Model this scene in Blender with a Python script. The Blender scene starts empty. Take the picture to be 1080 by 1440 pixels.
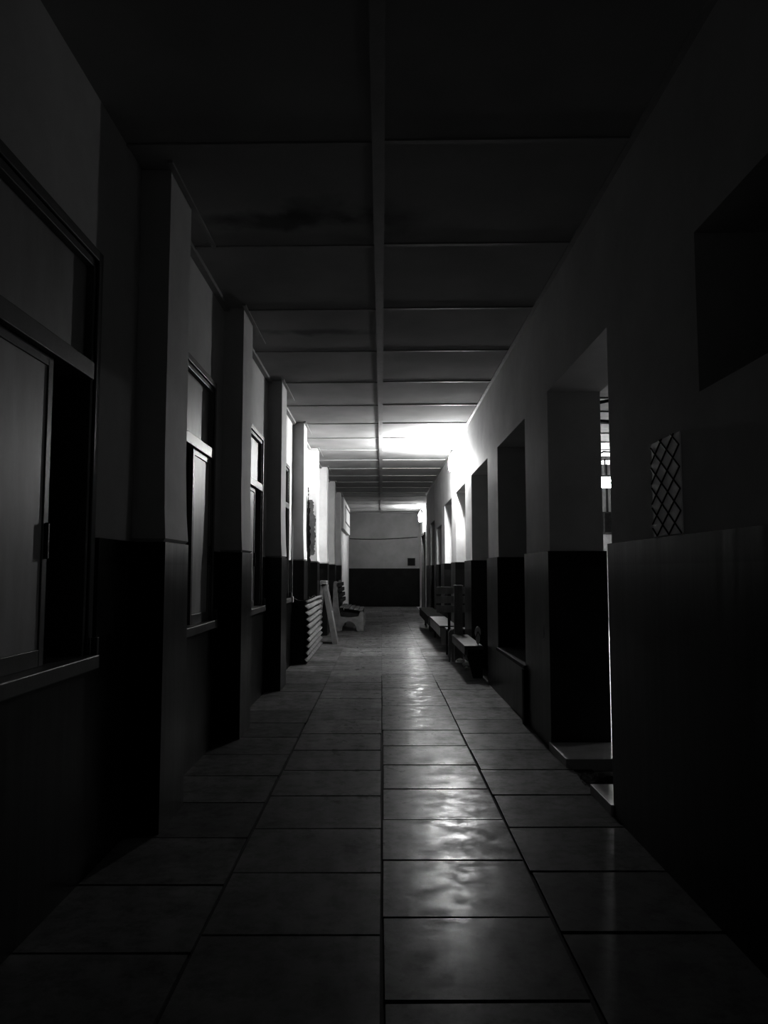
import bpy, bmesh, math, random
from mathutils import Vector, Matrix
random.seed(7)
C = bpy.context.scene.collection
H = 1.4

# ------------------------------------------------------------------ materials
def new_mat(name):
    m = bpy.data.materials.new(name); m.use_nodes = True
    nt = m.node_tree; b = nt.nodes['Principled BSDF']
    return m, nt, b

def grey(v): return (v, v, v, 1)

def plaster(name, v, spread=0.12, rough=0.8, scale=2.5, bump=0.15, spec=0.3, streak=False):
    m, nt, b = new_mat(name)
    tc = nt.nodes.new('ShaderNodeTexCoord')
    mp = nt.nodes.new('ShaderNodeMapping')
    if streak: mp.inputs['Scale'].default_value = (1.0, 1.0, 0.25)
    nt.links.new(tc.outputs['Object'], mp.inputs['Vector'])
    n = nt.nodes.new('ShaderNodeTexNoise'); n.inputs['Scale'].default_value = scale
    n.inputs['Detail'].default_value = 7; n.inputs['Roughness'].default_value = 0.65
    nt.links.new(mp.outputs['Vector'], n.inputs['Vector'])
    r = nt.nodes.new('ShaderNodeMapRange')
    r.inputs['From Min'].default_value = 0.3; r.inputs['From Max'].default_value = 0.7
    r.inputs['To Min'].default_value = v * (1 - spread); r.inputs['To Max'].default_value = v * (1 + spread)
    nt.links.new(n.outputs['Fac'], r.inputs['Value'])
    nt.links.new(r.outputs['Result'], b.inputs['Base Color'])
    b.inputs['Roughness'].default_value = rough
    b.inputs['Specular IOR Level'].default_value = spec
    n2 = nt.nodes.new('ShaderNodeTexNoise'); n2.inputs['Scale'].default_value = scale * 9
    n2.inputs['Detail'].default_value = 4
    nt.links.new(tc.outputs['Object'], n2.inputs['Vector'])
    bp = nt.nodes.new('ShaderNodeBump'); bp.inputs['Strength'].default_value = bump
    bp.inputs['Distance'].default_value = 0.01
    nt.links.new(n2.outputs['Fac'], bp.inputs['Height'])
    nt.links.new(bp.outputs['Normal'], b.inputs['Normal'])
    return m

def emit(name, s):
    m, nt, b = new_mat(name)
    b.inputs['Base Color'].default_value = grey(0.8)
    b.inputs['Emission Color'].default_value = grey(1)
    b.inputs['Emission Strength'].default_value = s
    return m

def tile_mat():
    """dark glazed wall tiles with a black border course on top"""
    m, nt, b = new_mat('glazed_wall_tile')
    geo = nt.nodes.new('ShaderNodeNewGeometry')
    sep = nt.nodes.new('ShaderNodeSeparateXYZ'); nt.links.new(geo.outputs['Position'], sep.inputs[0])
    def math_(op, a, bb=None, c=None):
        n = nt.nodes.new('ShaderNodeMath'); n.operation = op
        for i, q in enumerate((a, bb, c)):
            if q is None: continue
            if isinstance(q, (int, float)): n.inputs[i].default_value = q
            else: nt.links.new(q, n.inputs[i])
        return n.outputs[0]
    border = math_('GREATER_THAN', sep.outputs['Z'], 1.435)
    # joints every 0.25 m along the run and 0.36 m upwards
    run = math_('ADD', sep.outputs['X'], sep.outputs['Y'])
    fy = math_('FRACT', math_('MULTIPLY', run, 4.0))
    fz = math_('FRACT', math_('MULTIPLY', math_('ADD', sep.outputs['Z'], 0.005), 2.77))
    joint = math_('MAXIMUM', math_('LESS_THAN', fy, 0.02), math_('LESS_THAN', fz, 0.015))
    joint = math_('MAXIMUM', joint, math_('LESS_THAN', math_('ABSOLUTE', math_('SUBTRACT', sep.outputs['Z'], 1.435)), 0.004))
    n = nt.nodes.new('ShaderNodeTexNoise'); n.inputs['Scale'].default_value = 3; n.inputs['Detail'].default_value = 6
    nt.links.new(geo.outputs['Position'], n.inputs['Vector'])
    base = nt.nodes.new('ShaderNodeMapRange')
    base.inputs['From Min'].default_value = 0.3; base.inputs['From Max'].default_value = 0.7
    base.inputs['To Min'].default_value = TILE_LO; base.inputs['To Max'].default_value = TILE_HI
    nt.links.new(n.outputs['Fac'], base.inputs['Value'])
    notb = math_('SUBTRACT', 1.0, border)
    col = math_('ADD', math_('MULTIPLY', base.outputs['Result'], notb), math_('MULTIPLY', border, 0.003))
    col = math_('MULTIPLY', col, math_('SUBTRACT', 1.0, math_('MULTIPLY', joint, 0.5)))
    nt.links.new(col, b.inputs['Base Color'])
    ro = math_('ADD', 0.22, math_('MULTIPLY', n.outputs['Fac'], 0.2))
    nt.links.new(ro, b.inputs['Roughness'])
    # waviness: every tile column is tilted a little, long vertical ripples
    mp = nt.nodes.new('ShaderNodeMapping'); mp.inputs['Scale'].default_value = (5, 5, 0.5)
    nt.links.new(geo.outputs['Position'], mp.inputs['Vector'])
    n2 = nt.nodes.new('ShaderNodeTexNoise'); n2.inputs['Scale'].default_value = 1.4; n2.inputs['Detail'].default_value = 2
    nt.links.new(mp.outputs['Vector'], n2.inputs['Vector'])
    bp = nt.nodes.new('ShaderNodeBump'); bp.inputs['Strength'].default_value = 0.16
    bp.inputs['Distance'].default_value = 0.02
    nt.links.new(math_('SUBTRACT', n2.outputs['Fac'], math_('MULTIPLY', joint, 0.15)), bp.inputs['Height'])
    nt.links.new(bp.outputs['Normal'], b.inputs['Normal'])
    return m
TILE_LO, TILE_HI = 0.010, 0.028

def floor_mat():
    m, nt, b = new_mat('worn_stone_slabs')
    geo = nt.nodes.new('ShaderNodeNewGeometry')
    at = nt.nodes.new('ShaderNodeAttribute'); at.attribute_name = 'shade'
    def noise(sc, det, r=0.6):
        n = nt.nodes.new('ShaderNodeTexNoise'); n.inputs['Scale'].default_value = sc
        n.inputs['Detail'].default_value = det; n.inputs['Roughness'].default_value = r
        nt.links.new(geo.outputs['Position'], n.inputs['Vector']); return n.outputs['Fac']
    def rng(src, a, bb, c, d):
        r = nt.nodes.new('ShaderNodeMapRange')
        for k, v in zip(('From Min', 'From Max', 'To Min', 'To Max'), (a, bb, c, d)): r.inputs[k].default_value = v
        nt.links.new(src, r.inputs['Value']); return r.outputs['Result']
    def mul(a, bb):
        n = nt.nodes.new('ShaderNodeMath'); n.operation = 'MULTIPLY'
        nt.links.new(a, n.inputs[0]); nt.links.new(bb, n.inputs[1]); return n.outputs[0]
    big = rng(noise(2.2, 8, 0.7), 0.3, 0.7, 0.16, 0.30)
    dirt = rng(noise(9, 9, 0.75), 0.36, 0.54, 0.55, 1.0)
    nt.links.new(mul(mul(big, dirt), at.outputs['Fac']), b.inputs['Base Color'])
    sep = nt.nodes.new('ShaderNodeSeparateXYZ'); nt.links.new(geo.outputs['Position'], sep.inputs[0])
    ab = nt.nodes.new('ShaderNodeMath'); ab.operation = 'ABSOLUTE'; nt.links.new(sep.outputs['X'], ab.inputs[0])
    ad = nt.nodes.new('ShaderNodeMath'); ad.operation = 'ADD'     # the less walked outer rows are duller
    nt.links.new(rng(ab.outputs[0], 0.45, 1.1, 0.0, 0.18), ad.inputs[0])
    nt.links.new(rng(noise(5, 9, 0.8), 0.42, 0.60, 0.27, 0.46), ad.inputs[1])
    nt.links.new(ad.outputs[0], b.inputs['Roughness'])
    b.inputs['Specular IOR Level'].default_value = 0.05
    bp = nt.nodes.new('ShaderNodeBump'); bp.inputs['Strength'].default_value = 0.12; bp.inputs['Distance'].default_value = 0.004
    nt.links.new(noise(45, 6, 0.7), bp.inputs['Height'])
    nt.links.new(bp.outputs['Normal'], b.inputs['Normal'])
    return m

def ceiling_mat():
    m, nt, b = new_mat('painted_ceiling_board')
    geo = nt.nodes.new('ShaderNodeNewGeometry')
    n = nt.nodes.new('ShaderNodeTexNoise'); n.inputs['Scale'].default_value = 1.6; n.inputs['Detail'].default_value = 7
    nt.links.new(geo.outputs['Position'], n.inputs['Vector'])
    base = nt.nodes.new('ShaderNodeMapRange')
    for k, v in zip(('From Min', 'From Max', 'To Min', 'To Max'), (0.3, 0.7, 0.40, 0.50)): base.inputs[k].default_value = v
    nt.links.new(n.outputs['Fac'], base.inputs['Value'])
    cur = base.outputs['Result']
    # damp stains: distance from a centre, broken up with noise
    for (cx, cy, sx, sy, dark) in ((-0.62, 4.72, 0.75, 0.16, 0.45), (-0.45, 4.6, 0.35, 0.2, 0.6), (-0.7, 7.0, 0.6, 0.12, 0.6), (0.1, 4.7, 0.2, 0.35, 0.75)):
        mp = nt.nodes.new('ShaderNodeMapping'); mp.vector_type = 'TEXTURE'
        mp.inputs['Location'].default_value = (cx, cy, 3.7); mp.inputs['Scale'].default_value = (sx, sy, 1)
        nt.links.new(geo.outputs['Position'], mp.inputs['Vector'])
        l = nt.nodes.new('ShaderNodeVectorMath'); l.operation = 'LENGTH'; nt.links.new(mp.outputs['Vector'], l.inputs[0])
        n3 = nt.nodes.new('ShaderNodeTexNoise'); n3.inputs['Scale'].default_value = 4; n3.inputs['Detail'].default_value = 5
        nt.links.new(geo.outputs['Position'], n3.inputs['Vector'])
        ad = nt.nodes.new('ShaderNodeMath'); ad.operation = 'MULTIPLY_ADD'; ad.inputs[1].default_value = 2.2
        nt.links.new(n3.outputs['Fac'], ad.inputs[0]); nt.links.new(l.outputs['Value'], ad.inputs[2])
        r = nt.nodes.new('ShaderNodeMapRange')
        for k, v in zip(('From Min', 'From Max', 'To Min', 'To Max'), (1.4, 2.1, dark, 1.0)): r.inputs[k].default_value = v
        nt.links.new(ad.outputs[0], r.inputs['Value'])
        mu = nt.nodes.new('ShaderNodeMath'); mu.operation = 'MULTIPLY'
        nt.links.new(cur, mu.inputs[0]); nt.links.new(r.outputs['Result'], mu.inputs[1]); cur = mu.outputs[0]
    nt.links.new(cur, b.inputs['Base Color'])
    b.inputs['Roughness'].default_value = 0.95; b.inputs['Specular IOR Level'].default_value = 0.1
    return m

M = dict(
    wall=plaster('wall_plaster', 0.70, 0.10, 0.75, 1.6, 0.12),
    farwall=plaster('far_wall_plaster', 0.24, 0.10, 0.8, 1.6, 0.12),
    tile=tile_mat(), floor=floor_mat(), ceil=ceiling_mat(),
    batten=plaster('painted_batten', 0.42, 0.1, 0.6, 6, 0.1),
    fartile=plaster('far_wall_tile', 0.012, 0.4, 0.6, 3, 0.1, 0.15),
    yardroof=plaster('yard_roof_board', 0.5, 0.2, 0.9, 3, 0.1, 0.1),
    yardwall=plaster('yard_wall_render', 0.5, 0.4, 0.9, 1.5, 0.3, 0.1),
    dark=plaster('black_and_unlit', 0.012, 0.3, 0.8, 4, 0.1),  # black parts, and panels that stand in for unlit openings
    brick=plaster('bare_broken_masonry', 0.03, 0.7, 0.95, 14, 1.0),
    frame=plaster('window_frame_paint', 0.19, 0.12, 0.45, 6, 0.1),
    pane=plaster('dusty_frosted_glass', 0.55, 0.22, 0.5, 2.2, 0.05, 0.4, True),
    sheet=plaster('weathered_corrugated_sheet', 0.20, 0.30, 0.7, 9, 0.3),
    palewood=plaster('pale_painted_wood', 0.24, 0.15, 0.55, 8, 0.15),
    wood=plaster('brown_bench_wood', 0.2, 0.35, 0.5, 9, 0.2, 0.4, True),
    seatwood=plaster('worn_seat_board', 0.12, 0.25, 0.45, 7, 0.15),
    darkwood=plaster('dark_bench_wood', 0.04, 0.3, 0.85, 9, 0.2),
    concrete=plaster('cast_concrete', 0.22, 0.25, 0.8, 6, 0.35),
    metal=plaster('dull_metal', 0.10, 0.2, 0.4, 9, 0.1),
    cable=plaster('cable_rubber', 0.03, 0.2, 0.5, 9, 0.05),
    white=plaster('white_plastic', 0.7, 0.05, 0.4, 9, 0.02),
    paper=plaster('crumpled_paper', 0.65, 0.15, 0.8, 20, 0.3),
    sole=plaster('pale_rubber_sole', 0.8, 0.15, 0.6, 20, 0.1),
    mesh=plaster('light_patch_dark_lines', 0.015, 0.3, 0.5, 9, 0.1),
    rubble=plaster('drain_rubble', 0.10, 0.6, 0.9, 16, 0.8),
    step=plaster('threshold_slab', 0.6, 0.15, 0.5, 5, 0.15),
)

# ------------------------------------------------------------------ mesh helpers
def bx(bm, x0, x1, y0, y1, z0, z1, mtx=None):
    vs = [bm.verts.new((x, y, z)) for x in (x0, x1) for y in (y0, y1) for z in (z0, z1)]
    for f in ((0,1,3,2), (4,6,7,5), (0,4,5,1), (2,3,7,6), (0,2,6,4), (1,5,7,3)):
        bm.faces.new([vs[i] for i in f])
    if mtx is not None:
        for v in vs: v.co = mtx @ v.co
    return vs

def cyl(bm, p, q, r0, r1=None, n=12, cap=True):
    r1 = r0 if r1 is None else r1
    p, q = Vector(p), Vector(q); d = (q - p).normalized()
    a = d.orthogonal().normalized(); b = d.cross(a)
    A, B = [], []
    for i in range(n):
        t = 2 * math.pi * i / n
        o = a * math.cos(t) + b * math.sin(t)
        A.append(bm.verts.new(p + o * r0)); B.append(bm.verts.new(q + o * r1))
    for i in range(n):
        bm.faces.new((A[i], A[(i+1) % n], B[(i+1) % n], B[i]))
    if cap: bm.faces.new(A[::-1]); bm.faces.new(B)

def tube(bm, pts, r, n=8):
    for i in range(len(pts) - 1): cyl(bm, pts[i], pts[i+1], r, r, n)

def prism(bm, poly, axis, a, b):
    """extrude a 2-D outline; axis 'y': poly=(x,z); axis 'x': poly=(y,z)"""
    def pt(u, w, t): return (u, t, w) if axis == 'y' else (t, u, w)
    A = [bm.verts.new(pt(u, w, a)) for u, w in poly]; B = [bm.verts.new(pt(u, w, b)) for u, w in poly]
    n = len(poly)
    bm.faces.new(A); bm.faces.new(B[::-1])
    for i in range(n): bm.faces.new((A[i], B[i], B[(i+1) % n], A[(i+1) % n]))

def lathe(bm, prof, c, n=20):
    rings = []
    for r, z in prof:
        rings.append([bm.verts.new((c[0] + r*math.cos(2*math.pi*i/n), c[1] + r*math.sin(2*math.pi*i/n), c[2] + z)) for i in range(n)])
    for a, b in zip(rings, rings[1:]):
        for i in range(n): bm.faces.new((a[i], a[(i+1) % n], b[(i+1) % n], b[i]))
    bm.faces.new(rings[0][::-1]); bm.faces.new(rings[-1])

def obj(name, bm, mat, parent=None, bevel=0, smooth=False):
    bmesh.ops.recalc_face_normals(bm, faces=bm.faces)
    me = bpy.data.meshes.new(name); bm.to_mesh(me); bm.free()
    o = bpy.data.objects.new(name, me); C.objects.link(o)
    me.materials.append(M[mat] if isinstance(mat, str) else mat)
    if smooth:
        for p in me.polygons: p.use_smooth = True
    if bevel:
        b = o.modifiers.new('bevel', 'BEVEL'); b.width = bevel; b.segments = 2; b.limit_method = 'ANGLE'
    if parent is not None:
        o.parent = parent; o.matrix_parent_inverse = Matrix.Translation(parent.location).inverted()
    return o

def empty(name, loc):
    o = bpy.data.objects.new(name, None); C.objects.link(o); o.location = loc
    o.empty_display_size = 0.1
    return o

def tag(o, label=None, cat=None, group=None, kind=None):
    if label: o['label'] = label
    if cat: o['category'] = cat
    if group: o['group'] = group
    if kind: o['kind'] = kind
    return o

def struct(name, bm, mat, label=None, bevel=0):
    return tag(obj(name, bm, mat, bevel=bevel), label, None, None, 'structure')

def boxes(*bs):
    bm = bmesh.new()
    for b in bs: bx(bm, *b)
    return bm

# ------------------------------------------------------------------ layout numbers (metres; y runs down the corridor)
XR = 1.35; XR2 = 1.78          # right wall: corridor face, outer face
XP = -1.21; XB = -1.38         # left: pilaster face, bay wall face
CE = 3.70; WT = 1.56           # ceiling, top of tiling
END = 22.3; FAR = 29.5; BACK = -2.5
PIL = [4.1, 6.35, 8.85, 11.4, 13.75, 16.3, 18.9, 21.6]; PL = 0.45
OPEN = [(4.35, 5.96, 2.86), (6.92, 8.58, 2.84), (9.40, 11.10, 2.84), (11.95, 13.47, 2.83), (14.30, 15.90, 2.81), (16.75, 18.30, 2.45), (18.95, 20.50, 2.70)]
T = 0.02                        # tile thickness

# ------------------------------------------------------------------ floor: individual slabs with open joints
bm = bmesh.new()
lay = bm.loops.layers.color.new('shade')
def slab(x0, x1, y0, y1, s):
    g = (0.006 + random.random() * 0.006) * (1.0 if y0 < 6.5 else 0.5 if y0 < 9.5 else 0.12); h = random.uniform(-0.001, 0.001)
    n = len(bm.faces)
    vs = bx(bm, x0 + g, x1 - g, y0 + g, y1 - g, -0.05, h)
    for v in vs:
        if v.co.z > -0.04:
            v.co.z += random.uniform(-0.0006, 0.0006)
            if y0 < 9.5: v.co.x += random.uniform(-0.003, 0.003); v.co.y += random.uniform(-0.003, 0.003)
    bm.faces.ensure_lookup_table()
    for f in bm.faces[n:]:
        for l in f.loops: l[lay] = (s, s, s, 1)
cols = [(-1.41, -0.70, 0.03), (-0.70, 0.0, 0.165), (0.0, 0.69, 0.31), (0.69, 1.36, 0.18)]
for (x0, x1, off) in cols:
    y = BACK - 0.6 + off
    k0 = 0
    while y < FAR + 0.6:
        d = 0.592
        slab(x0, x1, y, y + d, random.uniform(0.82, 1.0)); y += d
bmesh.ops.delete(bm, geom=[v for v in bm.verts if v.co.y > FAR + 0.7], context='VERTS')
struct('floor', bm, 'floor', 'long floor of worn stone slabs with dark open joints')
struct('trim_1', boxes((-1.5, 1.5, BACK, FAR, -0.12, -0.012)), 'dark', 'dark mortar bed under the floor slabs')
struct('trim_2', boxes((1.365, 1.52, END, FAR, -0.05, 0.0)), 'step', 'floor edge strip at the far end')

# ------------------------------------------------------------------ ceiling and battens
ce = bmesh.new(); bx(ce, -1.5, 1.5, BACK, FAR, CE, CE + 0.05)
ceil = struct('ceiling', ce, 'ceil', 'painted board ceiling divided by battens, damp stained')
y = 3.80 - 1.27 * 4
while y < FAR - 0.2:
    for (x0, x1) in ((XB, -0.055), (0.015, XR)):
        dy = random.uniform(-0.012, 0.012) + (0.03 if x0 < 0 else 0.0)
        b = bmesh.new(); vs = bx(b, x0, x1, y + dy - 0.017, y + dy + 0.017, CE - (0.010 if y < 13 else 0.012), CE + 0.005)
        for v in vs: v.co.y -= 0.022 * v.co.x
        obj('cross_batten', b, 'batten', ceil)
    y += 1.27
b = boxes((-0.055, 0.015, BACK, FAR, CE - 0.018, CE + 0.005)); obj('centre_batten', b, 'batten', ceil)
for k, p in enumerate(PIL):
    b = boxes((XP + 0.004, XP + 0.034, p - 0.1, p + 1.0, CE - 0.016, CE + 0.005)); obj('edge_batten', b, 'batten', ceil)
    e = PIL[k + 1] if k + 1 < len(PIL) else END
    b = boxes((XB, XB + 0.05, p + PL + 0.03, e - 0.02, CE - 0.035, CE + 0.005)); obj('cornice', b, 'batten', ceil)
b = boxes((XR - 0.035, XR, BACK, END, CE - 0.012, CE + 0.005)); obj('edge_batten', b, 'batten', ceil)

# ------------------------------------------------------------------ left wall: bays, windows
WIN = {0: (1.55, 3.50), 1: (4.68, 6.02), 2: (7.15, 8.50), 3: (9.60, 10.92)}
W0, W1, WM = 0.99, 2.90, 2.35
bays = []
prev = BACK
for p in PIL: bays.append((prev, p)); prev = p + PL
bays.append((prev, END))
wl = bmesh.new(); tl = bmesh.new()
for i, (a, b_) in enumerate(bays):
    if i in WIN:
        w0, w1 = WIN[i]
        for (y0, y1, z0, z1) in ((a, b_, W1, CE), (a, b_, 0, W0), (a, w0, W0, W1), (w1, b_, W0, W1)):
            bx(wl, XB - 0.2, XB, y0, y1, z0, z1)
        for (y0, y1, z0, z1) in ((a, b_, 0, W0 - 0.03), (a, w0 - 0.07, W0 - 0.03, WT), (w1 + 0.07, b_, W0 - 0.03, WT)):
            bx(tl, XB, XB + T, y0, y1, z0, z1)
    else:
        bx(wl, XB - 0.2, XB, a, b_, 0, CE)
        bx(tl, XB, XB + T, a, b_, 0, WT)
struct('wall_left', wl, 'wall', 'long left wall of pale plaster in bays between pilasters')
struct('trim_3', tl, 'tile', 'dark glazed tile wainscot in the bays of the left wall')

def bent_pilaster(y0):
    """plaster shaft with a slight flare where it meets the tiling"""
    b = bmesh.new()
    zs = [0.0, WT, WT + 0.02, WT + 0.18, WT + 0.5, CE]
    off = [0.0, 0.0, 0.018, 0.008, 0.0, 0.0]
    rings = []
    for z, o in zip(zs, off):
        rings.append([b.verts.new(v) for v in ((XB, y0 - o, z), (XP + o, y0 - o, z), (XP + o, y0 + PL + o, z), (XB, y0 + PL + o, z))])
    for r, s in zip(rings, rings[1:]):
        for i in range(4): b.faces.new((r[i], r[(i+1) % 4], s[(i+1) % 4], s[i]))
    b.faces.new(rings[0]); b.faces.new(rings[-1])
    return b
for i, p in enumerate(PIL):
    root = obj('pilaster', bent_pilaster(p), 'wall')
    tag(root, 'plastered wall pilaster with dark tiled foot', None, 'pilasters along the left wall', 'structure')
    b = bmesh.new()
    bx(b, XB + T, XP + T, p - T, p, 0, WT)
    bx(b, XP, XP + T, p, p + PL, 0, WT)
    bx(b, XB + T, XP + T, p + PL, p + PL + T, 0, WT)
    obj('tile_cladding', b, 'tile', root)

def window(n, w0, w1, gap, style):
    root = empty('window_%d' % n, (XB, (w0 + w1) / 2, W0)); tag(root, kind='structure')
    x = XB
    b = bmesh.new(); f = 0.05
    for (y0, y1, z0, z1) in ((w0 - f, w0, W0, W1 + f), (w1, w1 + f, W0, W1 + f), (w0, w1, W1, W1 + f)):
        bx(b, x - 0.02, x + 0.010, y0, y1, z0, z1)
    for (y0, y1, z0, z1) in ((w0, w0 + 0.03, W0, W1), (w1 - 0.03, w1, W0, W1), (w0, w1, W1 - 0.04, W1)):
        bx(b, x - 0.17, x - 0.004, y0, y1, z0, z1)
    obj('window_frame', b, 'frame', root, 0.004)
    b = boxes((x - 0.17, x + 0.012, w0 + .03, w1 - .03, WM - 0.045, WM + 0.04), (x - 0.17, x - 0.02, w0 + .03, w1 - .03, WM + 0.04, WM + 0.06))
    obj('transom', b, 'frame', root, 0.004)
    b = boxes((x - 0.2, x + 0.055, w0 - 0.03, w1 + 0.03, W0 - 0.045, W0 + 0.02)); obj('sill', b, 'frame', root, 0.006)
    b = boxes((x - 0.046, x - 0.040, w0 + .03, w1 - .03, WM + 0.06, W1 - 0.04)); obj('upper_pane', b, 'pane', root)
    z0, z1 = W0 + 0.02, WM - 0.045
    def sash(y0, y1, xx):
        b = bmesh.new(); s = 0.045
        for (a, c, d, e) in ((y0, y0 + s, z0, z1), (y1 - s, y1, z0, z1), (y0 + s, y1 - s, z0, z0 + 0.07), (y0 + s, y1 - s, z1 - s, z1)):
            bx(b, xx, xx + 0.035, a, c, d, e)
        o = obj('sash', b, 'frame', root, 0.003)
        b = boxes((xx + 0.022, xx + 0.028, y0 + s, y1 - s, z0 + 0.07, z1 - s)); obj('pane', b, 'pane', o)
        b = boxes((xx + 0.035, xx + 0.05, y1 - 0.03, y1 - 0.015, 1.45, 1.6)); obj('sash_handle', b, 'metal', o, 0.002)
    if style == 'slid':      # closed sashes stop short, black opening at the far end
        m = w1 - 0.03 - gap
        sash(w0 + 0.03, (w0 + m) / 2 + 0.02, x - 0.10); sash((w0 + m) / 2 - 0.02, m, x - 0.055)
    else:                    # black opening in the middle
        m = w0 + 0.52
        sash(w0 + 0.03, m, x - 0.055); sash(m + gap, w1 - 0.03, x - 0.045)
    b = boxes((x + 0.02, x + 0.05, w1 + 0.005, w1 + 0.03, W0 + 0.02, W0 + 0.1)); obj('latch', b, 'metal', root, 0.003)
    b = boxes((x - 0.199, x - 0.195, w0 - 0.0, w1 + 0.0, W0, W1)); obj('dark_backing', b, 'dark', root)  # black sheet standing in for the unlit room behind the sashes
window(1, *WIN[0], 0.36, 'slid')
window(2, *WIN[1], 0.22, 'middle')
window(3, *WIN[2], 0.30, 'slid')
window(4, *WIN[3], 0.30, 'slid')

# plaster that has broken away on the left wall near the lamp
def ragged(y0, y1, z0, z1, x, seed, axis='x', n=60):
    r = random.Random(seed); b = bmesh.new(); L, R = [], []
    for i in range(n + 1):
        t = i / n; z = z0 + (z1 - z0) * t
        w = math.sin(math.pi * min(1, 0.12 + t * 0.86)) ** 0.6
        L.append((y0 + (y1 - y0) * (0.35 - 0.35 * w) + r.uniform(-.012, .012) + .03 * math.sin(t * 19 + seed), z)); R.append((y1 - (y1 - y0) * (0.6 - 0.6 * w) + r.uniform(-.012, .012) * (y1 - y0 if y1 - y0 > .2 else .4) * 3 + .02 * math.sin(t * 23 + seed) * min(1, (y1 - y0) * 4), z))
    for i in range(n):
        q = [L[i], R[i], R[i+1], L[i+1]]
        if axis == 'x': v = [b.verts.new((x, u, w)) for u, w in q]
        else: v = [b.verts.new((u, x, w)) for u, w in q]
        b.faces.new(v)
    g = bmesh.ops.extrude_face_region(b, geom=b.faces[:])
    for e in g['geom']:
        if isinstance(e, bmesh.types.BMVert): e.co += Vector((0.006, 0, 0) if axis == 'x' else (0, -0.006, 0))
    return b
struct('trim_4', ragged(12.95, 13.74, WT + 0.02, 2.98, XB - 0.001, 3), 'brick', 'dark ragged patch of bare masonry where plaster fell off')
struct('trim_5', ragged(-1.375, -1.235, WT + 0.04, 2.72, 13.745, 5, 'y'), 'concrete', 'grey area of rough render on the pilaster face beside the patch')
struct('trim_14', ragged(-1.42, -1.325, 0.95, 2.95, 13.728, 8, 'y'), 'brick', 'dark broken edge between wall and pilaster')

# ------------------------------------------------------------------ right wall with deep openings
HW = (1.5, 3.10, 2.16, 2.86)      # high dark opening near the camera
wr = bmesh.new(); tr = bmesh.new()
edges = [BACK] + [e for o in OPEN for e in o[:2]] + [END]
solid = list(zip(edges[0::2], edges[1::2]))
for i, (a, b_) in enumerate(solid):
    if i == 0:
        bx(wr, XR, XR2, a, HW[0], 0, CE); bx(wr, XR, XR2, HW[1], b_, 0, CE)
        bx(wr, XR, XR2, HW[0], HW[1], 0, HW[2]); bx(wr, XR, XR2, HW[0], HW[1], HW[3], CE)
    else:
        bx(wr, XR, XR2, a, b_, 0, CE)
    bx(tr, XR - T, XR, a, b_, 0, WT)
    if i > 0: bx(tr, XR - T, XR2 + (T if i == 1 else 0), a - T, a, 0, WT)
    if i < len(solid) - 1: bx(tr, XR - T, XR2, b_, b_ + T, 0, WT)
for (a, b_, top) in OPEN: bx(wr, XR, XR2, a, b_, top, CE)
# low wall under opening two
bx(tr, XR - T, XR2 - 0.06, OPEN[1][0] + T, OPEN[1][1] - T, 0, 0.50)
struct('wall_right', wr, 'wall', 'long right wall of pale plaster pierced by deep openings')
struct('trim_6', tr, 'tile', 'dark glazed tile wainscot and jambs of the right wall')
struct('trim_7', boxes((XR - 0.045, XR2 - 0.06, OPEN[1][0] - 0.02, OPEN[1][1] - T, 0.50, 0.535)), 'darkwood', 'dark cap board along the low wall in the opening', 0.004)
struct('trim_8', boxes((XR - 0.055, XR - T, OPEN[1][0] - 0.05, OPEN[1][0] + 0.03, 0, 0.50)), 'dark', 'black upright at the end of the low wall')
# backs of the high opening and closed openings
struct('window_5', boxes((XR2 - 0.05, XR2 - 0.02, HW[0], HW[1], HW[2], HW[3])), 'dark', 'black high opening in the right wall')  # black panel in place of the darkness inside the opening
def door(n, a, b_, top):
    root = empty('door_%d' % n, (XR2 - 0.05, (a + b_) / 2, 0)); tag(root, kind='structure')
    x = XR2 - 0.09
    b = boxes((x, x + 0.08, a + T, a + 0.08, 0, top), (x, x + 0.08, b_ - 0.08, b_ - T, 0, top), (x, x + 0.08, a + 0.08, b_ - 0.08, top - 0.07, top))
    obj('door_frame', b, 'frame', root, 0.004)
    mid = (a + b_) / 2
    for (y0, y1, s) in ((a + 0.08, mid - 0.003, 1), (mid + 0.003, b_ - 0.08, -1)):
        b = bmesh.new(); bx(b, x + 0.02, x + 0.06, y0, y1, 0.01, top - 0.07)
        for z0, z1 in ((0.15, 1.0), (1.12, top - 0.22)):
            bx(b, x + 0.01, x + 0.02, y0 + 0.1, y1 - 0.1, z0, z1)
        lf = obj('door_leaf', b, 'frame', root, 0.003)
        hy = y1 - 0.05 if s > 0 else y0 + 0.05
        b = bmesh.new(); cyl(b, (x - 0.03, hy, 1.05), (x + 0.02, hy, 1.05), 0.012); cyl(b, (x - 0.03, hy, 1.05), (x - 0.03, hy - s * 0.1, 1.05), 0.009)
        obj('door_handle', b, 'metal', lf, smooth=True)
for k in range(2, 7): door(k - 1, *OPEN[k])
root = struct('window_6', boxes((XR2 - 0.06, XR2 - 0.02, OPEN[1][0], OPEN[1][1], 0.0, OPEN[1][2])), 'frame', 'boarded window behind the low wall')

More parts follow.
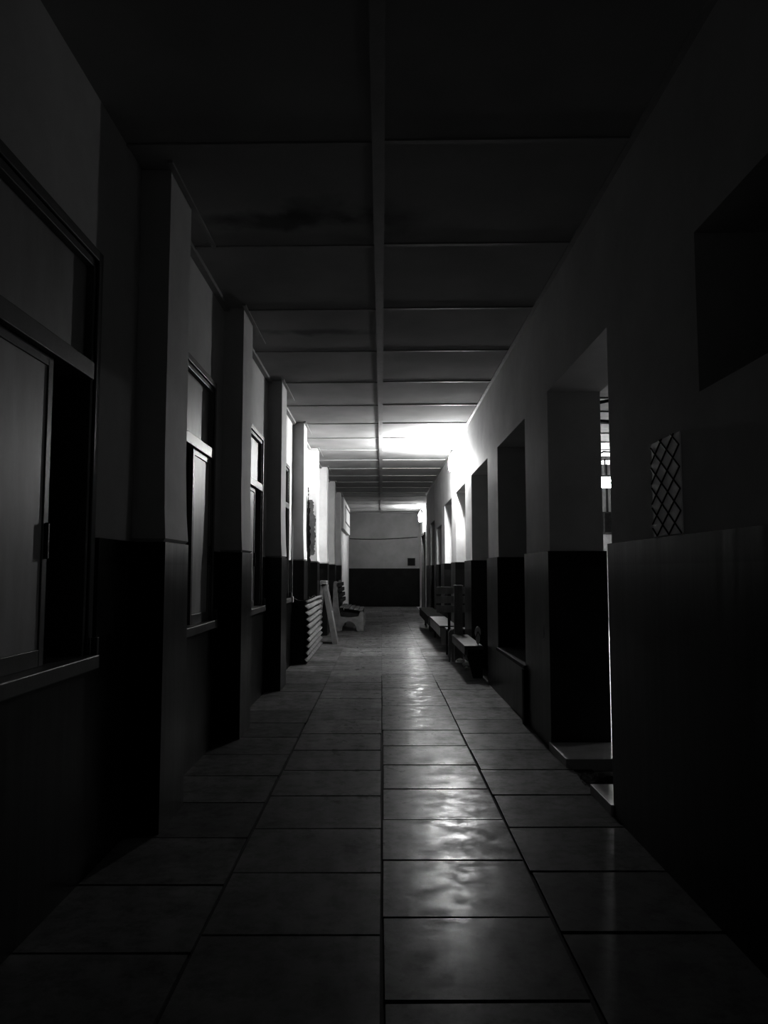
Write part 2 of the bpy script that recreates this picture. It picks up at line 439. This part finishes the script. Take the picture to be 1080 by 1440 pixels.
# threshold of the first opening: raised slabs with a rubble filled gap
a, b_, _ = OPEN[0]
struct('trim_9', boxes((1.315, XR2 + 0.02, 5.42, b_ - 0.001, -0.05, 0.06)), 'step', 'far threshold slab in the open doorway', 0.004)
struct('trim_10', boxes((1.315, XR2 + 0.02, a + T + .001, 4.80, -0.05, 0.06)), 'step', 'near threshold slab in the open doorway', 0.004)
b = bmesh.new(); r = random.Random(4); nx, ny = 16, 20; g = []
for i in range(nx + 1):
    g.append([b.verts.new((1.33 + (XR2 - 1.33) * i / nx, 4.80 + 0.62 * j / ny, -0.02 + r.random() * 0.035 * math.sin(math.pi * j / ny))) for j in range(ny + 1)])
for i in range(nx):
    for j in range(ny): b.faces.new((g[i][j], g[i+1][j], g[i+1][j+1], g[i][j+1]))
tag(obj('rubble', b, 'rubble'), 'loose rubble filling the gap between the doorway slabs', 'rubble', kind='stuff')
r = random.Random(9)
for k, (x, y, s) in enumerate(((1.50, 5.05, .055), (1.66, 5.18, .07), (1.60, 4.92, .045))):
    b = bmesh.new(); bmesh.ops.create_icosphere(b, subdivisions=2, radius=s)
    for v in b.verts: v.co = Vector((v.co.x * 1.3, v.co.y, v.co.z * 0.5)) * r.uniform(0.85, 1.15) + Vector((x, y, 0.025 + s * 0.3))
    tag(obj('broken_stone', b, 'rubble'), ['smallest flat broken stone at the near middle of the doorway gap'][0] if k == 2 else ('flat broken stone nearest the corridor in the doorway gap' if k == 0 else 'largest flat broken stone deepest in the doorway gap'), 'stone', 'broken stones in the doorway gap')

# ------------------------------------------------------------------ far end
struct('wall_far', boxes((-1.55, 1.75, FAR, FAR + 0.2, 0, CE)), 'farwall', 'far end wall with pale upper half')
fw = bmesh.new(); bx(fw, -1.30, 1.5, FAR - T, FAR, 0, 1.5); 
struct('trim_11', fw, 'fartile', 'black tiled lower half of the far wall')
struct('wall_end_left', boxes((-1.55, -1.31, END, FAR, 0, CE)), 'wall', 'pale left wall beyond the last pilaster')
DY0, DY1 = 25.6, 27.4
struct('wall_end_right', boxes((1.5, 1.75, END, DY0, 0, CE), (1.5, 1.75, DY1, FAR, 0, CE), (1.5, 1.75, DY0, DY1, 2.75, CE), (XR, 1.75, END - 0.001, END + 0.02, 0, CE)), 'wall', 'right wall beyond the last opening')
root = empty('door_6', (1.55, 26.5, 0)); tag(root, kind='structure')
b = boxes((1.46, 1.6, DY0, DY0 + 0.09, 0, 2.75), (1.46, 1.6, DY1 - 0.09, DY1, 0, 2.75), (1.46, 1.6, DY0 + .09, DY1 - .09, 2.66, 2.75)); obj('door_frame', b, 'frame', root)
b = boxes((1.62, 1.66, DY0 + .09, DY1 - .09, 0, 2.66)); obj('door_leaf', b, 'dark', root)  # black sheet in place of the dark open doorway
# boxed beam high on the far left
root = struct('trim_12', boxes((-1.31, -1.19, 22.9, 27.6, 2.72, CE)), 'wall', 'boxed bulkhead high on the far left wall', 0.01)
b = boxes((-1.195, -1.18, 24.2, 27.3, 2.98, 3.03), (-1.195, -1.18, 24.2, 24.27, 3.03, 3.5), (-1.195, -1.18, 24.2, 27.3, 3.5, 3.55)); obj('moulding', b, 'metal', root)
# cable sagging across the far wall
b = bmesh.new(); pts = [(-1.28 + 2.7 * t / 14, FAR - 0.02, 2.68 + 0.07 * (t / 14) - 0.05 * math.sin(math.pi * t / 14)) for t in range(15)]
tube(b, pts, 0.012, 6); tag(obj('electric_cable', b, 'cable', smooth=True), 'thin dark cable sagging across the far end wall', 'cable')
root = tag(empty('notice_board', (1.16, FAR - 0.03, 1.76)), 'small dark square board fixed low on the far end wall', 'board')
b = boxes((1.03, 1.31, FAR - 0.03, FAR, 1.62, 1.90)); obj('board_panel', b, 'dark', root)
b = boxes((1.015, 1.03, FAR - 0.04, FAR, 1.605, 1.915), (1.31, 1.325, FAR - 0.04, FAR, 1.605, 1.915), (1.03, 1.31, FAR - 0.04, FAR, 1.605, 1.62), (1.03, 1.31, FAR - 0.04, FAR, 1.90, 1.915)); obj('board_frame', b, 'metal', root)
struct('wall_back', boxes((-1.6, 1.8, BACK - 0.2, BACK, 0, CE)), 'wall', 'wall closing the corridor behind the viewer')

# ------------------------------------------------------------------ bulbs on the right wall
def wall_bulb(x, y, z, wallx, label, strength, r=0.045, h=0.26):
    root = tag(empty('wall_lamp', (wallx, y, z + h + 0.08)), label, 'lamp')
    b = boxes((wallx - 0.03, wallx, y - 0.06, y + 0.06, z + h + 0.03, z + h + 0.16)); obj('wall_plate', b, 'white', root, 0.004)
    b = bmesh.new(); tube(b, [(wallx - 0.02, y, z + h + 0.11), (x, y, z + h + 0.11), (x, y, z + h + 0.05)], 0.012); obj('bracket', b, 'metal', root, smooth=True)
    b = bmesh.new(); cyl(b, (x, y, z + h), (x, y, z + h + 0.07), 0.03, 0.022); obj('lamp_socket', b, 'white', root, smooth=True)
    b = bmesh.new()
    lathe(b, [(0.004, 0), (r*0.6, 0.012), (r*0.9, 0.035), (r, 0.07), (r, h*0.7), (r*0.8, h*0.85), (0.025, h)], (x, y, z), 20)
    obj('bulb', b, emit('bulb_glow', strength), root, smooth=True)
LAMP = 2300
wall_bulb(1.235, 13.1, 3.17, XR, 'glaring white bulb high on the wall above the benches', LAMP)
wall_bulb(1.37, 26.4, 3.15, 1.5, 'farther bright bulb beside the doorway near the far wall', LAMP * 0.22, 0.06, 0.34)

# ------------------------------------------------------------------ diamond light patch on the near right wall, added as a glowing pane
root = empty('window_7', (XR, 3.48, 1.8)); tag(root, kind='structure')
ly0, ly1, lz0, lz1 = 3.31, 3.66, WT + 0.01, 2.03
m, nt, bb = new_mat('light_patch_glow')  # weak glow in the material imitates patterned light on the wall
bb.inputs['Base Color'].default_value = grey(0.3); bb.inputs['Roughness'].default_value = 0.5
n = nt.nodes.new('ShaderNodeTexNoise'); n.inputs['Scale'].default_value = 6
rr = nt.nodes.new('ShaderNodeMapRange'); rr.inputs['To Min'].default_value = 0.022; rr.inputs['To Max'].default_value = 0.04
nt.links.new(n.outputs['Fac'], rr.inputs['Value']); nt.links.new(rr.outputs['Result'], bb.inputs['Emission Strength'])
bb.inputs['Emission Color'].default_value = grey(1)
b = boxes((XR - 0.006, XR + 0.0, ly0, ly1, lz0, lz1)); obj('pane', b, m, root)  # thin sheet added to carry the light patch
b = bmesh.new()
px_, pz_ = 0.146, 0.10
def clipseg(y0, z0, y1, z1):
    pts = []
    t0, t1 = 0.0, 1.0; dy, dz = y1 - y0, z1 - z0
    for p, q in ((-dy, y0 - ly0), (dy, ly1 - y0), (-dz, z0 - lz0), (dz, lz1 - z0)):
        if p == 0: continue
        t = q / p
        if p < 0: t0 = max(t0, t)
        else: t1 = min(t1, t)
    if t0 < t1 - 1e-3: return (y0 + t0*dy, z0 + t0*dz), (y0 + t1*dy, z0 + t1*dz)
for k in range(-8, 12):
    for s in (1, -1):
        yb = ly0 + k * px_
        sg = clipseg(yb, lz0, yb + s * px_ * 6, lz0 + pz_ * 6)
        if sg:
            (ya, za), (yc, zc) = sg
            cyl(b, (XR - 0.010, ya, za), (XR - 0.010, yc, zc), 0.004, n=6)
obj('lattice', b, 'mesh', root)  # dark lines of the light pattern, built as bars

# ------------------------------------------------------------------ corrugated sheets leaning on the left wall
def sheet(x, y0, y1, z0, z1, label, phase):
    b = bmesh.new(); n = 76; L = 10; rows = []
    for j in range(L + 1):
        y = y0 + (y1 - y0) * j / L; row = []
        for i in range(n + 1):
            t = i / n
            z = z0 + (z1 - z0) * t + 0.004 * math.sin(j * 1.3 + phase) * t
            bow = 0.045 * math.sin(math.pi * t) * (1 - j / L) - 0.01 * t
            xx = x + bow + 0.024 * math.sin(2 * math.pi * 9.5 * t + phase)
            row.append(b.verts.new((xx, y, z)))
        rows.append(row)
    for j in range(L):
        for i in range(n): b.faces.new((rows[j][i], rows[j+1][i], rows[j+1][i+1], rows[j][i+1]))
    o = obj('corrugated_sheet', b, 'sheet', smooth=True)
    s = o.modifiers.new('thick', 'SOLIDIFY'); s.thickness = 0.006
    tag(o, label, 'roofing sheet')
sheet(-1.155, 11.28, 14.30, 0.004, 0.95, 'pale corrugated roofing sheet leaning on its edge against the left pilasters', 0)

# cord from the wall socket to the sheets
root = tag(empty('wall_socket', (XB + T, 10.9, 0.98)), 'small pale wall socket with a thin upright conduit above', 'socket')
b = boxes((XB + T, XB + T + 0.035, 11.15, 11.23, 0.93, 1.02)); obj('socket_box', b, 'white', root, 0.004)
b = bmesh.new(); cyl(b, (XB + T + 0.012, 11.19, 1.02), (XB + T + 0.012, 11.19, 2.1), 0.009, n=8); obj('conduit', b, 'white', root)
b = bmesh.new(); pts = []
P0 = Vector((XB + T + 0.04, 11.19, 0.99)); P1 = Vector((-1.115, 11.30, 0.975))
for i in range(13):
    t = i / 12; p = P0.lerp(P1, t); p.z -= 0.03 * math.sin(math.pi * t); pts.append(p)
for i in range(1, 30):
    t = i / 29; pts.append(Vector((-1.11 + 0.01 * math.cos(t * 14), 11.30 + 1.1 * t, 0.985 + 0.02 * math.sin(t * 9.4) ** 2)))
tube(b, pts, 0.006, 6); tag(obj('loose_cord', b, 'cable'), 'thin dark cord trailing from the socket over the corrugated sheet', 'cord')

# ------------------------------------------------------------------ folding trestle beyond the sheets
root = tag(empty('wooden_trestle', (-1.0, 14.6, 0)), 'pale wooden A shaped trestle standing beyond the corrugated sheet', 'trestle')
def leg_board(xa, xb, w, y0, y1, h):
    b = bmesh.new(); prism(b, [(xa, 0), (xa + w, 0), (xb + w, h), (xb, h)], 'y', y0, y1); return b
obj('leg', leg_board(-0.955, -1.175, 0.10, 14.42, 14.50, 1.20), 'palewood', root, 0.004)
obj('leg', leg_board(-0.955, -1.175, 0.10, 14.72, 14.80, 1.20), 'palewood', root, 0.004)
b = bmesh.new(); 
for (h0, h1) in ((0.0, 0.62),):
    prism(b, [(-0.955 - 0.22 * h0 / 1.2 + 0.03, h0), (-0.955 - 0.22 * h0 / 1.2 + 0.10, h0), (-0.955 - 0.22 * h1 / 1.2 + 0.10, h1), (-0.955 - 0.22 * h1 / 1.2 + 0.03, h1)], 'y', 14.50, 14.72)
obj('brace_panel', b, 'palewood', root, 0.003)
obj('leg', leg_board(-1.30, -1.185, 0.06, 14.42, 14.48, 1.16), 'palewood', root, 0.004)
obj('leg', leg_board(-1.30, -1.185, 0.06, 14.74, 14.80, 1.16), 'palewood', root, 0.004)
obj('top_rail', boxes((-1.20, -1.07, 14.40, 14.82, 1.14, 1.215)), 'palewood', root, 0.006)

# ------------------------------------------------------------------ cast bench on the left
root = tag(empty('park_bench', (-0.8, 18.3, 0)), 'concrete bench with arched side panels and slatted back beside the left wall', 'bench')
def side_outline():
    p = [(-0.42, 0), (-0.42, 0.42), (-0.44, 0.46), (-0.51, 0.46), (-0.55, 0.35), (-0.75, 0.32), (-0.96, 0.34), (-1.00, 0.50), (-1.02, 0.9), (-1.03, 1.08)]
    for k in range(7): t = math.pi * k / 6; p.append((-1.08 + 0.05 * math.cos(t), 1.12 + 0.05 * math.sin(t)))
    p += [(-1.14, 1.0), (-1.15, 0.6), (-1.16, 0.0), (-1.00, 0.0)]
    for k in range(13): t = math.pi * (1 - k / 12); p.append((-0.76 + 0.17 * math.cos(t), 0.02 + 0.21 * math.sin(t)))
    p += [(-0.56, 0.0)]
    return p
for y in (17.40, 19.10):
    b = bmesh.new(); prism(b, side_outline(), 'y', y, y + 0.09); obj('side_panel', b, 'concrete', root, 0.008)
for k in range(5):
    x = -0.50 - 0.108 * k; z = 0.463 + 0.018 * k
    obj('seat_slat', boxes((x - 0.048, x + 0.048, 17.50, 19.24, z, z + 0.03)), 'concrete', root, 0.005)
obj('seat_bearer', boxes((-0.96, -0.46, 17.62, 17.70, 0.33, 0.462)), 'darkwood', root, 0.004)
obj('seat_bearer', boxes((-0.96, -0.46, 19.00, 19.08, 0.33, 0.462)), 'darkwood', root, 0.004)
for k in range(4):
    z = 0.66 + k * 0.125; x = -0.965 - 0.018 * k
    obj('back_slat', boxes((x - 0.02, x + 0.035, 17.36, 19.24, z, z + 0.085)), 'darkwood', root, 0.005)

# ------------------------------------------------------------------ benches along the right wall
def legs(root, xs, ys, h, mat, w=0.05):
    for x in xs:
        for y in ys: obj('leg', boxes((x - w/2, x + w/2, y - w/2, y + w/2, 0, h)), mat, root, 0.004)
# nearest bench with the tall end post
root = tag(empty('wooden_bench', (1.22, 10.6, 0)), 'nearest wall bench with thick seat and a tall post at its far end', 'bench')
obj('seat', boxes((1.08, 1.325, 9.80, 11.55, 0.375, 0.425)), 'seatwood', root, 0.006)
obj('front_rail', boxes((1.085, 1.12, 9.84, 11.55, 0.30, 0.374)), 'wood', root, 0.004)
obj('end_apron', boxes((1.12, 1.325, 9.80, 9.84, 0.29, 0.374)), 'darkwood', root, 0.004)
b = bmesh.new(); prism(b, [(1.12, 0.29), (1.17, 0.10), (1.20, 0.0), (1.325, 0.0), (1.325, 0.29)], 'y', 9.86, 9.92); obj('end_support', b, 'darkwood', root, 0.004)
obj('end_post', boxes((1.12, 1.25, 11.56, 11.62, 0.0, 1.16)), 'wood', root, 0.004)
obj('post_cap', boxes((1.115, 1.258, 11.52, 11.68, 1.16, 1.18)), 'palewood', root, 0.002)
b = bmesh.new(); prism(b, [(1.035, 0), (1.06, 0), (1.075, 0.2), (1.09, 0), (1.118, 0), (1.118, 0.46), (1.10, 0.49), (1.06, 0.49), (1.035, 0.45)], 'y', 11.62, 11.68); obj('leg', b, 'palewood', root, 0.003)
# slatted chair seen from behind
root = tag(empty('slatted_chair', (1.15, 12.5, 0)), 'dark broad chair with a three slat back turned to the viewer', 'chair')
for x in (1.10, 1.42): obj('back_post', boxes((x - 0.02, x + 0.02, 12.22, 12.26, 0, 1.09)), 'darkwood', root, 0.004)
for k in range(3):
    z = 0.78 + k * 0.15
    obj('back_slat', boxes((0.885, 1.46, 12.195, 12.22, z - 0.055, z + 0.062)), 'wood', root, 0.003)
obj('seat', boxes((1.06, 1.45, 12.265, 12.66, 0.43, 0.455)), 'seatwood', root, 0.004)
for x in (1.10, 1.42): obj('leg', boxes((x - 0.02, x + 0.02, 12.60, 12.64, 0, 0.43)), 'darkwood', root, 0.004)
for x in (1.10, 1.42): obj('side_rail', boxes((x - 0.012, x + 0.012, 12.26, 12.60, 0.15, 0.18)), 'darkwood', root, 0.003)
# two long benches beyond
def long_bench(y0, y1, x0, mats, label):
    root = tag(empty('long_bench', (1.15, (y0 + y1) / 2, 0)), label, 'bench')
    obj('seat', boxes((x0, 1.32, y0, y1, 0.42, 0.455)), mats[0], root, 0.005)
    obj('front_rail', boxes((x0 + 0.01, x0 + 0.04, y0 + 0.01, y1 - 0.01, 0.26, 0.419)), mats[1], root, 0.003)
    obj('end_board', boxes((x0 + 0.041, 1.31, y0 + 0.01, y0 + 0.04, 0.12, 0.419)), mats[1], root, 0.003)
    legs(root, (x0 + 0.16, 1.28), (y0 + 0.08, (y0 + y1) / 2, y1 - 0.08), 0.33, mats[1])
    obj('stretcher', boxes((x0 + 0.15, x0 + 0.17, y0 + 0.1, y1 - 0.1, 0.16, 0.20)), mats[1], root, 0.003)
long_bench(12.95, 15.65, 1.00, ('seatwood', 'wood'), 'pale topped long bench just behind the slatted chair')
long_bench(15.75, 19.4, 0.97, ('darkwood', 'darkwood'), 'dark long bench farthest along the right wall')

# pale sandal standing upright on the nearest bench's inner end
root = tag(empty('sandal', (1.30, 9.95, 0.425)), 'pale sandal propped upright on the near end of the bench', 'sandal')
b = bmesh.new(); prof = []
for k in range(28):
    t = 2 * math.pi * k / 28; z = 0.125 + 0.12 * math.sin(t)
    w = 0.040 + 0.010 * math.sin(t) - 0.010 * math.exp(-((z - 0.10) / 0.04) ** 2)
    prof.append((1.275 + w * math.cos(t), 0.426 + z - 0.005))
prism(b, prof, 'y', 9.94, 9.958); obj('sole', b, 'sole', root, 0.003)
b = bmesh.new()
for s in (-1, 1):
    pts = [(1.275, 9.935, 0.60), (1.275 + s * 0.02, 9.905, 0.56), (1.275 + s * 0.038, 9.938, 0.51)]
    tube(b, pts, 0.005, 6)
obj('strap', b, 'cable', root)
# crumpled paper under the bench
for k, (x, y, s) in enumerate(((1.19, 11.35, 0.055), (1.27, 11.05, 0.06), (1.24, 11.48, 0.035), (1.22, 10.7, 0.03))):
    r = random.Random(20 + k); b = bmesh.new(); bmesh.ops.create_icosphere(b, subdivisions=2, radius=s)
    for v in b.verts: v.co = Vector((v.co.x * 1.4, v.co.y, v.co.z * 0.7)) * r.uniform(0.75, 1.2)
    lo = min(v.co.z for v in b.verts)
    for v in b.verts: v.co += Vector((x, y, -lo))
    tag(obj('paper_scrap', b, 'paper'), ('crumpled pale paper beside the foot of the bench post', 'largest crumpled pale paper under the middle of the nearest bench', 'small crumpled paper tucked against the bench post', 'smallest paper scrap, nearest of those under the bench')[k], 'litter', 'paper litter under the nearest bench')

# ------------------------------------------------------------------ outside the open doorway: lit yard with a roofed walk
struct('floor_yard', boxes((XR2 + 0.02, 10.0, -1.0, 21.5, -0.02, 0.06)), 'step', 'pale paving of the lit yard outside the doorway')
struct('ceiling_yard', boxes((XR2 + 0.001, 10.0, 2.0, 15.9, CE + 0.0, CE + 0.05)), 'yardroof', 'roof boards of the walkway outside')
yc = bpy.data.objects['ceiling_yard']
for k in range(16):
    y = 2.9 + 0.85 * k
    obj('roof_batten', boxes((XR2, 10.0, y - 0.02, y + 0.02, CE - 0.012, CE)), 'dark', yc)
b = bmesh.new(); tube(b, [(1.9, 7.0, 3.60), (2.6, 10.5, 3.58), (4.5, 10.9, 3.56)], 0.02, 6); tube(b, [(2.2, 10.4, 3.6), (3.6, 8.6, 3.6)], 0.02, 6); obj('roof_brace', b, 'dark', yc)
b = bmesh.new(); tube(b, [(3.0 + 0.12 * i, 13.4 + 0.25 * math.sin(i * 1.7), 3.55 + 0.04 * math.sin(i * 2.3)) for i in range(16)], 0.015, 6)
tag(obj('tangled_wire', b, 'cable'), 'tangled dark wire under the roof outside the doorway', 'wire')
struct('wall_yard', boxes((1.8, 10.0, 21.5, 21.7, 0.0, 6.0)), 'yardwall', 'grey wall across the yard')
struct('trim_13', boxes((1.8, 10.0, 21.44, 21.5, 0.06, 1.02)), 'darkwood', 'dark plinth of the yard wall')
struct('wall_yard_side', boxes((10.0, 10.2, -1.0, 21.7, 0.0, 4.5)), 'concrete', 'side wall of the yard')
struct('wall_yard_near', boxes((XR2, 10.0, -1.2, -1.0, 0.0, 4.5)), 'concrete', 'near wall of the yard')
root = tag(empty('box_lamp', (4.5, 15.1, 3.35)), 'bright box lamp hanging under the roof outside the doorway', 'lamp')
obj('lamp_glass', boxes((4.42, 4.75, 14.95, 15.25, 3.12, 3.30)), emit('box_lamp_glow', 600), root)
obj('lamp_housing', boxes((4.40, 4.77, 14.93, 15.27, 3.30, 3.34)), 'metal', root)
b = bmesh.new(); cyl(b, (4.58, 15.1, 3.34), (4.58, 15.1, CE - 0.003), 0.012); obj('lamp_stem', b, 'metal', root)
root = tag(empty('yard_lamp', (7.0, 8.0, CE)), 'ceiling lamp lighting the yard out of sight of the doorway', 'lamp')
obj('lamp_glass', boxes((6.85, 7.15, 7.85, 8.15, 3.56, 3.64)), emit('yard_lamp_glow', 170), root, 0.01)
obj('lamp_housing', boxes((6.83, 7.17, 7.83, 8.17, 3.64, 3.67)), 'metal', root)
root = tag(empty('wall_cabinet', (6.5, 21.35, 2.5)), 'dark metal cabinet high on the yard wall', 'cabinet')
obj('cabinet_body', boxes((6.38, 6.68, 21.25, 21.5, 2.48, 3.10)), 'metal', root, 0.01)
obj('cabinet_door', boxes((6.41, 6.65, 21.235, 21.25, 2.52, 3.06)), 'darkwood', root, 0.004)
b = bmesh.new(); cyl(b, (6.52, 21.36, 3.10), (6.52, 21.36, 5.2), 0.03); tag(obj('drain_pipe', b, 'metal', smooth=True), 'upright dark pipe above the cabinet on the yard wall', 'pipe')
b = bmesh.new(); cyl(b, (6.1, 21.47, 3.72), (6.9, 21.47, 3.95), 0.03); tag(obj('slanting_pipe', b, 'metal', smooth=True), 'short slanting dark pipe crossing the upright pipe', 'pipe')
b = bmesh.new()
for k in range(13): bx(b, 6.40 + 0.004 * (k % 2), 6.52, 21.2, 21.44, 0.98 + k * 0.06, 1.03 + k * 0.06)
bx(b, 6.41, 6.51, 21.22, 21.44, 0.06, 1.78)
tag(obj('brick_pier', b, 'step'), 'narrow pale brick pier against the yard wall', 'pier')

# ------------------------------------------------------------------ world, camera
w = bpy.data.worlds.new('world'); bpy.context.scene.world = w; w.use_nodes = True
w.node_tree.nodes['Background'].inputs['Color'].default_value = grey(0.0)
w.node_tree.nodes['Background'].inputs['Strength'].default_value = 0.0

cam = bpy.data.cameras.new('camera'); co = bpy.data.objects.new('camera', cam); C.objects.link(co)
cam.sensor_fit = 'VERTICAL'; cam.sensor_height = 36; cam.lens = 36 * 1043 / 1440
co.location = (0, 0, H)
pitch = math.atan(83 / 1043); yaw = -math.atan(3 / 1043)
co.rotation_euler = (math.pi / 2 + pitch, 0, yaw)
cam.clip_start = 0.05; cam.clip_end = 200
sc = bpy.context.scene; sc.camera = co
sc.view_settings.view_transform = 'Standard'; sc.view_settings.look = 'None'
sc.view_settings.exposure = 0.0
sc.view_settings.gamma = 0.62
sc.cycles.max_bounces = 12; sc.cycles.diffuse_bounces = 8; sc.cycles.glossy_bounces = 5
sc.cycles.use_denoising = True
